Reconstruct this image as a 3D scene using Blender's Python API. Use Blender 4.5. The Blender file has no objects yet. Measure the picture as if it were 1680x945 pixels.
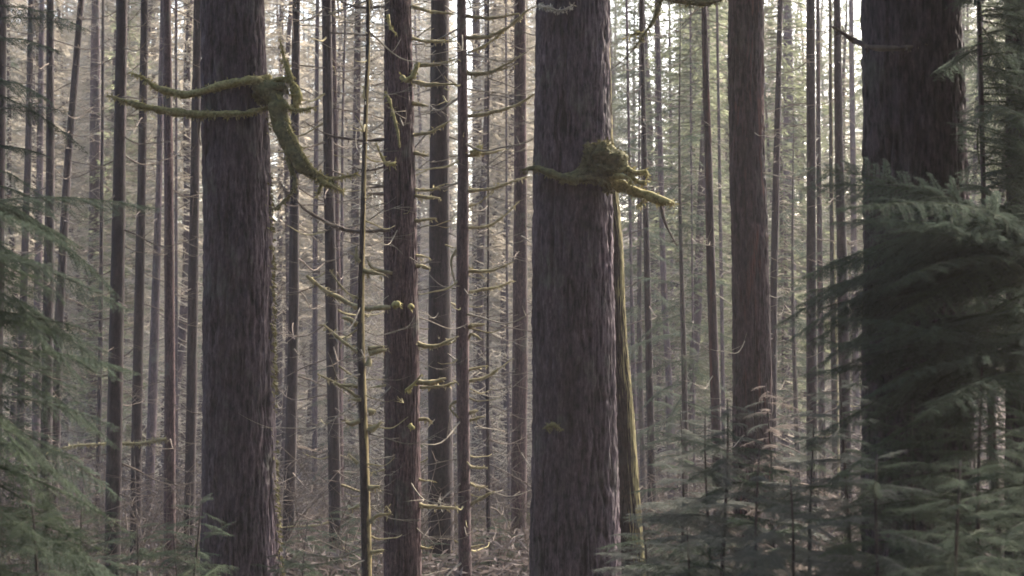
import bpy, math, random
import numpy as np
from mathutils import Vector, Matrix
random.seed(11); RS = np.random.RandomState(5)
scene = bpy.context.scene
COL = scene.collection
R = math.radians

# ------------------------------------------------------------------ camera
F = 2665.0; HOR = 650.0; ZC = 4.3
PITCH = math.atan((HOR - 472.5) / F)
cam_d = bpy.data.cameras.new('camera'); cam = bpy.data.objects.new('camera', cam_d); COL.objects.link(cam)
cam.location = (0, 0, ZC); cam.rotation_euler = (math.pi / 2 + PITCH, 0, 0)
cam_d.sensor_width = 36; cam_d.lens = 36 * F / 1680; cam_d.clip_end = 3000; cam_d.clip_start = 0.1
cam_d.dof.use_dof = True; cam_d.dof.focus_distance = 26; cam_d.dof.aperture_fstop = 2.0
scene.camera = cam
cp, sp = math.cos(PITCH), math.sin(PITCH)
def P(px, py, Y):
    """world point that the photo shows at px,py if it stands Y metres ahead"""
    u = (px - 840) / F; v = (472.5 - py) / F
    d = np.array([u, cp - v * sp, sp + v * cp])
    return np.array([0, 0, ZC]) + d * (Y / d[1])

# ------------------------------------------------------------------ numpy noise
_perm = RS.rand(64, 64, 64)
def vnoise(p):
    p = np.asarray(p, float); i = np.floor(p).astype(int); f = p - i; f = f * f * (3 - 2 * f)
    def g(a, b, c): return _perm[(i[..., 0] + a) & 63, (i[..., 1] + b) & 63, (i[..., 2] + c) & 63]
    x, y, z = f[..., 0], f[..., 1], f[..., 2]
    def l(a, b, t): return a + (b - a) * t
    return l(l(l(g(0,0,0), g(1,0,0), x), l(g(0,1,0), g(1,1,0), x), y),
             l(l(g(0,0,1), g(1,0,1), x), l(g(0,1,1), g(1,1,1), x), y), z) * 2 - 1
def fbm(p, o=4):
    p = np.asarray(p, float); s = 0; a = 1; t = 0
    for k in range(o):
        s = s + a * vnoise(p * (2 ** k) + 17.3 * k); t += a; a *= .5
    return s / t

def ground_z(x, y):
    x = np.asarray(x, float); y = np.asarray(y, float)
    hill = 2.7 * (1 - 1 / (1 + np.exp(-(y - 9) / 2.6)))
    far = np.clip((y - 78) / 100, 0, 1.05) ** 1.25 * 24
    p = np.stack([x * .09, y * .09, x * 0 + 3.1], -1)
    return hill * 1.3 - .85 + far + .35 * fbm(p, 3)

# ------------------------------------------------------------------ mesh helpers
class MB:
    def __init__(s): s.v = []; s.q = []; s.t = []; s.n = 0
    def add(s, v, q=None, t=None):
        v = np.asarray(v, float).reshape(-1, 3); s.v.append(v)
        if q is not None and len(q): s.q.append(np.asarray(q, int) + s.n)
        if t is not None and len(t): s.t.append(np.asarray(t, int) + s.n)
        s.n += len(v)
    def arrays(s):
        v = np.concatenate(s.v)
        q = np.concatenate(s.q) if s.q else np.zeros((0, 4), int)
        t = np.concatenate(s.t) if s.t else np.zeros((0, 3), int)
        return v, q, t
    def mesh(s, name, mat, smooth=True):
        v, q, t = s.arrays()
        return np_mesh(name, v, q, t, mat, smooth)
def np_mesh(name, v, q, t, mat, smooth=True):
    me = bpy.data.meshes.new(name)
    nl = q.size + t.size; nf = len(q) + len(t)
    me.vertices.add(len(v)); me.vertices.foreach_set('co', v.astype(np.float32).ravel())
    me.loops.add(nl); me.loops.foreach_set('vertex_index', np.concatenate([q.ravel(), t.ravel()]).astype(np.int32))
    me.polygons.add(nf)
    st = np.concatenate([np.arange(len(q)) * 4, q.size + np.arange(len(t)) * 3])
    me.polygons.foreach_set('loop_start', st.astype(np.int32))
    me.polygons.foreach_set('use_smooth', np.full(nf, smooth))
    me.update(calc_edges=True)
    me.materials.append(mat)
    return me
def obj(name, me, parent=None, loc=None):
    o = bpy.data.objects.new(name, me); COL.objects.link(o)
    if parent is not None: o.parent = parent
    if loc is not None: o.location = loc
    return o
def thing(name, label, cat, loc, group=None):
    o = bpy.data.objects.new(name, None); COL.objects.link(o); o.location = loc
    o.empty_display_size = .2; o['label'] = label; o['category'] = cat
    if group: o['group'] = group
    return o

def spline(pts, n):
    pts = np.asarray(pts, float)
    if len(pts) == 2:
        t = np.linspace(0, 1, n)[:, None]; return pts[0] * (1 - t) + pts[1] * t
    e = np.vstack([2 * pts[0] - pts[1], pts, 2 * pts[-1] - pts[-2]])
    out = []; m = len(pts) - 1
    for u in np.linspace(0, m - 1e-6, n):
        i = int(u); f = u - i; a, b, c, d = e[i:i + 4]
        out.append(.5 * ((2 * b) + (c - a) * f + (2 * a - 5 * b + 4 * c - d) * f * f + (3 * b - a - 3 * c + d) * f ** 3))
    return np.array(out)
def tube_va(path, rad, sides, lump=0., lf=6., seed=0., cap=True):
    path = np.asarray(path, float); K = len(path); rad = np.broadcast_to(np.asarray(rad, float), (K,))
    T = np.gradient(path, axis=0); T /= np.linalg.norm(T, axis=1)[:, None] + 1e-12
    up = np.array([0, 0, 1.]) if abs(T[0][2]) < .9 else np.array([1., 0, 0])
    N = np.cross(T[0], up); N /= np.linalg.norm(N); Ns = []
    for k in range(K):
        N = N - T[k] * N.dot(T[k]); N /= np.linalg.norm(N) + 1e-12; Ns.append(N)
    Ns = np.array(Ns); B = np.cross(T, Ns)
    a = np.arange(sides) / sides * 2 * math.pi
    dirs = Ns[:, None] * np.cos(a)[None, :, None] + B[:, None] * np.sin(a)[None, :, None]
    r = np.repeat(rad[:, None], sides, 1)
    if lump:
        r = r * (1 + lump * fbm((path[:, None] + dirs * rad[:, None, None]) * lf + seed, 3))
    v = (path[:, None] + dirs * r[..., None]).reshape(-1, 3)
    k = np.arange(K - 1)[:, None] * sides; j = np.arange(sides)[None]; j2 = (j + 1) % sides
    q = np.stack([k + j, k + j2, k + sides + j2, k + sides + j], -1).reshape(-1, 4)
    t = np.zeros((0, 3), int)
    if cap:
        v = np.vstack([v, path[0], path[-1] + T[-1] * rad[-1] * .5]); n = K * sides; jj = np.arange(sides); jk = (jj + 1) % sides
        t = np.vstack([np.stack([np.full(sides, n), jk, jj], -1),
                       np.stack([np.full(sides, n + 1), (K - 1) * sides + jj, (K - 1) * sides + jk], -1)])
    return v, q, t

# ------------------------------------------------------------------ materials
def new_mat(name):
    m = bpy.data.materials.new(name); m.use_nodes = True
    nt = m.node_tree; b = nt.nodes['Principled BSDF']; b.inputs['Roughness'].default_value = .9
    b.inputs['Specular IOR Level'].default_value = .15
    return m, nt, b
def ramp(nt, fac, stops):
    r = nt.nodes.new('ShaderNodeValToRGB'); e = r.color_ramp.elements
    while len(e) < len(stops): e.new(.5)
    for k, (p, c) in enumerate(stops):
        e[k].position = p; e[k].color = (*c, 1) if len(c) == 3 else c
    nt.links.new(fac, r.inputs[0]); return r.outputs[0]
def noise(nt, vec, scale, detail=4, rough=.6):
    n = nt.nodes.new('ShaderNodeTexNoise'); n.inputs['Scale'].default_value = scale
    n.inputs['Detail'].default_value = detail; n.inputs['Roughness'].default_value = rough
    nt.links.new(vec, n.inputs['Vector']); return n.outputs['Fac']
def mapped(nt, sc, kind='Object'):
    tc = nt.nodes.new('ShaderNodeTexCoord'); mp = nt.nodes.new('ShaderNodeMapping'); mp.inputs['Scale'].default_value = sc
    nt.links.new(tc.outputs[kind], mp.inputs[0])
    return mp.outputs[0]
def mixc(nt, f, a, b, mode='MIX'):
    m = nt.nodes.new('ShaderNodeMix'); m.data_type = 'RGBA'; m.blend_type = mode
    for s, x in ((m.inputs[0], f), (m.inputs[6], a), (m.inputs[7], b)):
        if hasattr(x, 'is_output'): nt.links.new(x, s)
        elif isinstance(x, (int, float)): s.default_value = x
        else: s.default_value = (*x, 1)
    return m.outputs[2]
def mathn(nt, op, a, b=None):
    m = nt.nodes.new('ShaderNodeMath'); m.operation = op
    for s, x in ((m.inputs[0], a), (m.inputs[1], b)):
        if x is None: continue
        if hasattr(x, 'is_output'): nt.links.new(x, s)
        else: s.default_value = x
    return m.outputs[0]
def bark(name, dark, light, streak=None, plates=False, moss=0., mossdir=(1, -.2, .3), sc=1., bumpd=.02, mosscol=(.16, .15, .045)):
    m, nt, b = new_mat(name)
    v = mapped(nt, (15 * sc, 15 * sc, 2.6 * sc)); v2 = mapped(nt, (1, 1, .45)); v3 = mapped(nt, (26 * sc, 26 * sc, 9 * sc))
    n1 = noise(nt, v, 1.6, 6, .7); n2 = noise(nt, v2, 1.7, 3); n3 = noise(nt, v3, 1.5, 3)
    n5 = noise(nt, mapped(nt, (8 * sc, 8 * sc, 4.2 * sc)), 1.7, 5, .7)
    n1 = mathn(nt, 'ADD', mathn(nt, 'MULTIPLY', n1, .6), mathn(nt, 'MULTIPLY', n5, .4))
    c = ramp(nt, n1, [(.38, tuple(x * .3 for x in dark)), (.47, dark), (.63, light)])
    c = mixc(nt, .55, c, ramp(nt, n3, [(.25, (.35, .35, .35)), (.7, (1.5, 1.5, 1.5))]), 'MULTIPLY')
    c = mixc(nt, .8, c, ramp(nt, n2, [(.34, (.55, .56, .6)), (.5, (.95, .93, .95)), (.66, (1.45, 1.34, 1.34))]), 'MULTIPLY')
    n6 = noise(nt, mapped(nt, (1.3, 1.3, .7)), 1.9, 5, .7)
    c = mixc(nt, ramp(nt, n6, [(.54, (0, 0, 0)), (.68, (.5, .5, .5))]), c, (light[0] * 1.1, light[0] * 1.2, light[0] * .95))
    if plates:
        at = nt.nodes.new('ShaderNodeAttribute'); at.attribute_name = 'relief_shade'
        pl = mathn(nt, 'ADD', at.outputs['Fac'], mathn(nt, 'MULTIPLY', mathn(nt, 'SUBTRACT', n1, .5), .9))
        c = mixc(nt, .85, c, ramp(nt, pl, [(.2, (.28, .25, .24)), (.42, (.72, .67, .66)), (.62, (1.1, 1.08, 1.07)), (.85, (1.55, 1.52, 1.5))]), 'MULTIPLY')  # darker inner bark, deepened in colour to stand in for furrow shade
    if streak:
        v4 = mapped(nt, (4.5, 4.5, .35)); n4 = noise(nt, v4, 1.5, 4, .65)
        f = ramp(nt, n4, [(.56, (0, 0, 0)), (.68, (1, 1, 1))]); c = mixc(nt, f, c, streak)
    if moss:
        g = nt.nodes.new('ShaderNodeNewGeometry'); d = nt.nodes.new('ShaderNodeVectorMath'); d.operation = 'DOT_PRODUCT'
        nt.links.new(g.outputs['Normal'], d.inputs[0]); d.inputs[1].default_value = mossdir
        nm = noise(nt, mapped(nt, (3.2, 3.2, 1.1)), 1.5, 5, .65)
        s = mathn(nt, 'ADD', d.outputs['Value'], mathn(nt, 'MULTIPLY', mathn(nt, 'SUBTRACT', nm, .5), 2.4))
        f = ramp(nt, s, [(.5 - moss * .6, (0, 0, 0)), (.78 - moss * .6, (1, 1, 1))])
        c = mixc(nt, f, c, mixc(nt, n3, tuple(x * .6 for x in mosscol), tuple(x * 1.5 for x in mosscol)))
    nt.links.new(c, b.inputs['Base Color'])
    bp = nt.nodes.new('ShaderNodeBump'); bp.inputs['Strength'].default_value = .9; bp.inputs['Distance'].default_value = bumpd
    nt.links.new(mathn(nt, 'ADD', n1, mathn(nt, 'MULTIPLY', n3, .35)), bp.inputs['Height']); nt.links.new(bp.outputs[0], b.inputs['Normal'])
    return m
def soft(name, a, b_, sc=14., transl=0., back=None, var=.3):
    m, nt, b = new_mat(name)
    n = noise(nt, mapped(nt, (1, 1, 1)), sc, 3)
    c = ramp(nt, n, [(.3, a), (.7, b_)])
    oi = nt.nodes.new('ShaderNodeObjectInfo')
    c = mixc(nt, 1., c, ramp(nt, oi.outputs['Random'], [(0, (1 - var,) * 3), (1, (1 + var,) * 3)]), 'MULTIPLY')
    if back is not None:
        g = nt.nodes.new('ShaderNodeNewGeometry'); c = mixc(nt, g.outputs['Backfacing'], c, back)
    nt.links.new(c, b.inputs['Base Color'])
    if transl:
        tr = nt.nodes.new('ShaderNodeBsdfTranslucent'); nt.links.new(c, tr.inputs['Color'])
        mx = nt.nodes.new('ShaderNodeMixShader'); mx.inputs[0].default_value = transl
        nt.links.new(b.outputs[0], mx.inputs[1]); nt.links.new(tr.outputs[0], mx.inputs[2])
        nt.links.new(mx.outputs[0], nt.nodes['Material Output'].inputs['Surface'])
    return m
M = {}
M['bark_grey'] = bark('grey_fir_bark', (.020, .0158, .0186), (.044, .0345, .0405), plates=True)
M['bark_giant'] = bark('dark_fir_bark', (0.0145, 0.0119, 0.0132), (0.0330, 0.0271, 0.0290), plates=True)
M['bark_brown'] = bark('brown_bark', (.0115, .009, .0095), (.029, .0215, .0222), sc=1.5, bumpd=.012)
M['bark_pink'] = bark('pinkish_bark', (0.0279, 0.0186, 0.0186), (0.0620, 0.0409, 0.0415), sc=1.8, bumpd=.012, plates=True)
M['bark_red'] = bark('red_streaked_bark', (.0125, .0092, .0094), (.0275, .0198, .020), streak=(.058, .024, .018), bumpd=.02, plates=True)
M['bark_mossy'] = bark('moss_grown_bark', (0.0176, 0.0144, 0.0120), (0.0400, 0.0320, 0.0240), moss=.06, mossdir=(1, -.1, .2), sc=1.5, mosscol=(.125, .11, .05))  # real moss, kept to one side so its colour carries the lit edge
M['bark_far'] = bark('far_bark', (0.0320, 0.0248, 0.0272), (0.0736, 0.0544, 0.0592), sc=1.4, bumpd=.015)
M['bark_gold_lit'] = bark('gold_lit_mossy_bark', (0.0208, 0.0160, 0.0128), (0.0440, 0.0344, 0.0272), moss=.12, mossdir=(1, -.05, .1), sc=1.6, mosscol=(.18, .145, .068))  # gold side is the lit edge painted into the moss colour
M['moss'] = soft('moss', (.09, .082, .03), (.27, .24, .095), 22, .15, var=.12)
M['moss_dark'] = soft('dark_moss', (.042, .042, .017), (.125, .115, .048), 18, .1, var=.1)  # the same moss in a darker tone
M['twig'] = soft('lichen_twig', (.17, .15, .115), (.36, .325, .25), 9, 0)
M['twig_mid'] = soft('grey_twig', (.075, .066, .052), (.19, .17, .13), 9, 0)
M['twig_dark'] = soft('bare_twig', (.06, .048, .04), (.13, .105, .08), 9, 0)
M['twig_moss'] = soft('mossy_twig', (.12, .105, .055), (.29, .255, .135), 14, .1)
M['needle'] = soft('hemlock_needles', (.020, .033, .019), (.043, .060, .031), 3, .4, back=(.050, .066, .052))
M['needle_lit'] = soft('lit_hemlock_needles', (.045, .054, .044), (.095, .104, .085), 3, .4, back=(.09, .1, .09))  # lighter copy of the hemlock needles with sunlit tone painted in
M['needle_brown'] = soft('faded_needles', (.12, .105, .09), (.20, .17, .15), 5, .35, var=.2)
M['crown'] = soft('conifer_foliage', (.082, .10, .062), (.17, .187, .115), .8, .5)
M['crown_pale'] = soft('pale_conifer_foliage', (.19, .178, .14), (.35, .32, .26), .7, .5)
M['stem'] = bark('sapling_bark', (.035, .03, .028), (.07, .06, .05), sc=2, bumpd=.005)
M['bush'] = soft('undergrowth_leaves', (.034, .030, .030), (.085, .072, .066), .35, .3, var=.2)
M['bush_green'] = soft('fern_leaves', (.045, .055, .025), (.10, .105, .042), .3, .35, var=.2)
def ground_mat():
    m, nt, b = new_mat('forest_floor')
    v = mapped(nt, (1, 1, 1)); n1 = noise(nt, v, .35, 5); n2 = noise(nt, v, 6, 5, .7)
    c = ramp(nt, n1, [(.38, (.04, .033, .032)), (.52, (.055, .044, .042)), (.64, (.038, .044, .022))])
    c = mixc(nt, .7, c, ramp(nt, n2, [(.25, (.45, .45, .45)), (.75, (1.5, 1.45, 1.4))]), 'MULTIPLY')
    nt.links.new(c, b.inputs['Base Color'])
    bp = nt.nodes.new('ShaderNodeBump'); bp.inputs['Distance'].default_value = .08; nt.links.new(n2, bp.inputs['Height']); nt.links.new(bp.outputs[0], b.inputs['Normal'])
    return m
M['ground'] = ground_mat()

# ------------------------------------------------------------------ ground
def axis(a, b, fine0, fine1, df, dc):
    return np.unique(np.concatenate([np.arange(a, fine0, dc), np.arange(fine0, fine1, df), np.arange(fine1, b + 1, dc)]))
gx = axis(-900, 900, -60, 60, 1.0, 40); gy = axis(-300, 1500, -10, 150, 1.0, 40)
GX, GY = np.meshgrid(gx, gy); GZ = ground_z(GX, GY)
v = np.stack([GX, GY, GZ], -1).reshape(-1, 3); nx, ny = len(gx), len(gy)
ii = (np.arange(ny - 1)[:, None] * nx + np.arange(nx - 1)[None]).ravel()
g = obj('ground', np_mesh('ground', v, np.stack([ii, ii + 1, ii + nx + 1, ii + nx], -1), np.zeros((0, 3), int), M['ground']))
g['kind'] = 'structure'

# ------------------------------------------------------------------ vegetation meshes
def blades(base, dirv, nrm, length, width, bend=.25):
    """diamond leaf blades: base (N,3), unit dir, unit normal"""
    base = np.asarray(base); dirv = np.asarray(dirv); nrm = np.asarray(nrm)
    side = np.cross(dirv, nrm); side /= np.linalg.norm(side, axis=1)[:, None] + 1e-9
    L = np.asarray(length)[:, None]; W = np.asarray(width)[:, None]
    mid = base + dirv * L * .45 + nrm * L * bend * .12
    tip = base + dirv * L - nrm * L * bend * .4
    v = np.stack([base, mid + side * W * .5, tip, mid - side * W * .5], 1).reshape(-1, 3)
    q = np.arange(len(base))[:, None] * 4 + np.arange(4)[None]
    return v, q
def unit(a): return a / (np.linalg.norm(a, axis=-1, keepdims=True) + 1e-9)

def make_bough(L, rs, mat, droop=.25, dens=1.):
    """flat drooping hemlock spray growing along +X"""
    mb = MB()
    n = 14; t = np.linspace(0, 1, n)
    path = np.stack([L * t, .06 * L * np.sin(t * 3 + rs.rand() * 6), L * (.10 * t - droop * t ** 2)], -1)
    mb.add(*tube_va(path, .011 * L / 2 * (1 - t) + .002, 4))
    nt_ = int(L / .034 * dens); B = []; D = []; Nn = []; Ls = []; W = []
    for k in range(nt_):
        u = .08 + .92 * (k + rs.rand()) / nt_; s = 1 if k % 2 else -1
        i = min(int(u * (n - 1)), n - 2); f = u * (n - 1) - i
        p = path[i] * (1 - f) + path[i + 1] * f; ax = unit(path[i + 1] - path[i])
        tl = L * .36 * (math.sin(min(u * 1.25 + .18, 1) * math.pi * .5) * (1 - u) ** .75 + .04) * rs.uniform(.55, 1.25)
        ang = R(rs.uniform(45, 70)); d = ax * math.cos(ang) + np.array([0, s, 0]) * math.sin(ang); d[2] -= rs.uniform(-.12, .3); d = unit(d)
        m = max(3, int(tl / .0135)); w = (np.arange(m) + .5) / m
        tw = p + d * (w * tl)[:, None]; tw[:, 2] -= .25 * tl * w ** 2
        mb.add(*tube_va(np.vstack([p, tw[-1]]), [.004, .001], 3, cap=False))
        for e in (1, -1):
            a = R(52) + rs.randn(m) * .2
            perp = np.array([-d[1], d[0], 0]) * e
            dd = d[None] * np.cos(a)[:, None] + perp[None] * np.sin(a)[:, None]; dd[:, 2] += rs.randn(m) * .18 - .1
            B.append(tw); D.append(unit(dd)); nn = np.tile([0, 0, 1.], (m, 1)) + rs.randn(m, 3) * .25; Nn.append(unit(nn))
            Ls.append((.026 + .034 * (1 - w)) * rs.uniform(.6, 1.4, m)); W.append(rs.uniform(.006, .0105, m))
    v, q = blades(np.concatenate(B), np.concatenate(D), np.concatenate(Nn), np.concatenate(Ls), np.concatenate(W))
    mb.add(v, q)
    return mb.mesh('hemlock_bough', mat, False)
rsb = np.random.RandomState(3)
BOUGH = [make_bough(L, rsb, M['needle'], dr, 1.0) for L, dr in ((1.0, .2), (1.4, .3), (1.8, .25), (2.2, .32), (2.6, .28), (1.7, .4))]
BOUGHLEN = [1.0, 1.4, 1.8, 2.2, 2.6, 1.7]
BOUGH_LIT = []
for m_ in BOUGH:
    c_ = m_.copy(); c_.materials[0] = M['needle_lit']; BOUGH_LIT.append(c_)
BOUGHB = [make_bough(L, rsb, M['needle_brown'], dr, .8) for L, dr in ((1.2, .2), (1.6, .3))]

def twig_path(L, rs, n=7, droop=.18, rise=.3):
    t = np.linspace(0, 1, n); ph = rs.rand() * 6
    return np.stack([L * t, L * .08 * np.sin(t * 3 + ph) * t, L * (-droop * np.sin(t * 2.2) + rise * t ** 2 * rs.uniform(.1, 1.0)) + L * .02 * np.sin(t * 9 + ph)], -1)
def make_twig(L, rs, mat, r0=.02, subs=6, lump=0.):
    mb = MB(); p = twig_path(L, rs, 12); t = np.linspace(0, 1, 12)
    mb.add(*tube_va(p, r0 * (1 - .75 * t), 6, lump, 9, rs.rand() * 9))
    for k in range(subs):
        i = rs.randint(3, 11); s = rs.choice([-1, 1]); l = L * rs.uniform(.15, .45)
        d = unit(np.array([rs.uniform(.3, 1), s * rs.uniform(.3, 1), rs.uniform(-.35, .5)]))
        q = p[i] + d * np.linspace(0, l, 5)[:, None]; q[:, 2] += .15 * l * np.linspace(0, 1, 5) ** 2 * rs.uniform(-1, 1.5)
        mb.add(*tube_va(q, np.linspace(r0 * .42, r0 * .15, 5), 4))
    return mb.mesh('dead_branch', mat)
rst = np.random.RandomState(8)
TWIG = {k: [make_twig(rst.uniform(1.1, 2.2), rst, M['twig_mid' if k == 'twig' else k], rst.uniform(.012, .02), rst.randint(3, 8), .25) for _ in range(9)] for k in ('twig', 'twig_dark')}
TWIG['twig_moss'] = [make_twig(rst.uniform(.7, 1.6), rst, M['twig_moss'], rst.uniform(.022, .03), rst.randint(0, 3), .45) for _ in range(9)]

def far_twigs(rs, z0, z1, n, Lmax=2.8, r=.017):
    mb = MB()
    for k in range(n):
        z = rs.uniform(z0, z1); a = rs.rand() * 6.283; L = rs.uniform(.5, 1) * Lmax
        p = twig_path(L, rs, 6, rs.uniform(.1, .3), .3); ca, sa = math.cos(a), math.sin(a)
        def tr(q): return np.stack([q[:, 0] * ca - q[:, 1] * sa, q[:, 0] * sa + q[:, 1] * ca, q[:, 2] + z], -1)
        mb.add(*tube_va(tr(p), np.linspace(r, r * .4, 6), 3, cap=False))
        for j in range(rs.randint(4, 9)):
            i = rs.randint(1, 6); l = L * rs.uniform(.15, .4); d = unit(np.array([rs.uniform(.2, 1), rs.choice([-1, 1]) * rs.uniform(.3, 1), rs.uniform(-.5, .4)]))
            q = p[i] + d * np.linspace(0, l, 3)[:, None]; q[2, 2] -= .08 * l
            mb.add(*tube_va(tr(q), np.linspace(r * .6, r * .3, 3), 3, cap=False))
    return mb
def crown_mb(rs, z0, z1, Rm, nb, blade=(.22, .42), width=(.05, .10), per=44):
    """drooping conifer crown between z0 and z1 : boughs of leaf blades"""
    B = []; D = []; Nn = []; Ls = []; W = []; mb = MB()
    for k in range(nb):
        u = (k + rs.rand()) / nb; z = z0 + (z1 - z0) * u
        Lb = Rm * (.25 + .75 * (1 - u) ** .8) * min(1, .45 + u * 3) * rs.uniform(.55, 1.15)
        a = rs.rand() * 6.283; dr = rs.uniform(.12, .5)
        m = max(8, int(per * Lb / Rm)); w = rs.rand(m) ** .7; off = rs.randn(m) * .16 * Lb * (1 - w * .7)
        ca, sa = math.cos(a), math.sin(a)
        x = w * Lb; zz = z + .12 * x - dr * x * w + rs.randn(m) * .07
        B.append(np.stack([x * ca - off * sa, x * sa + off * ca, zz], -1))
        d = np.stack([ca - np.sign(off) * sa * .8, sa + np.sign(off) * ca * .8, np.full(m, -.25)], -1) + rs.randn(m, 3) * .3
        D.append(unit(d)); Nn.append(unit(np.array([0, 0, 1.]) + rs.randn(m, 3) * .45))
        Ls.append(rs.uniform(*blade, m)); W.append(rs.uniform(*width, m))
        q = np.array([[0, 0, z], [Lb * .5 * ca, Lb * .5 * sa, z + .06 * Lb - dr * Lb * .25], [Lb * ca, Lb * sa, z + .12 * Lb - dr * Lb]])
        mb.add(*tube_va(q, [.03, .018, .006], 3, cap=False))
    v, q = blades(np.concatenate(B), np.concatenate(D), np.concatenate(Nn), np.concatenate(Ls), np.concatenate(W))
    mb.add(v, q); return mb
rsc = np.random.RandomState(21)
CROWN_TOP = [crown_mb(rsc, 0, 15, 3.0, 190, (.3, .55), (.08, .14), 34).mesh('crown', M['crown'], False) for _ in range(3)]
FAR = []      # whole-tree sets for the hazy wood: (trunk, twigs, crown)
def trunk_mb(h, r0, r1, rs, sides=10, dz=.8, sway=.14):
    n = int(h / dz) + 1; z = np.linspace(0, h, n); s = rs.rand() * 40
    p = np.stack([sway * 3 * vnoise(np.stack([z * .12, z * 0 + s, z * 0], -1)), sway * 3 * vnoise(np.stack([z * .12, z * 0 + s + 9, z * 0], -1)), z], -1)
    p[:, :2] -= p[0, :2]
    r = np.linspace(r0, r1, n) + r0 * .5 * np.exp(-z / .6)
    mb = MB(); mb.add(*tube_va(p, r, sides, .12, 3, s)); return mb
for k in range(4):   # twiggy: tall bare pole, thin grey-green top
    FAR.append(('twiggy', trunk_mb(28, .19, .05, rsc), far_twigs(rsc, .8, 24, 260), crown_mb(rsc, 9, 28, 2.1, 190, per=30)))
for k in range(4):   # leafy: green from low down
    FAR.append(('leafy', trunk_mb(28, .2, .04, rsc), far_twigs(rsc, .8, 14, 130), crown_mb(rsc, 3 + 2 * k % 5, 28, 2.7, 300, per=40)))
FARM = [(kind, a.mesh('trunk', M['bark_far']), b.mesh('twigs', M['twig']), c.mesh('crown', M['crown_pale'] if kind == 'twiggy' else M['crown'], False)) for kind, a, b, c in FAR]

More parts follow.
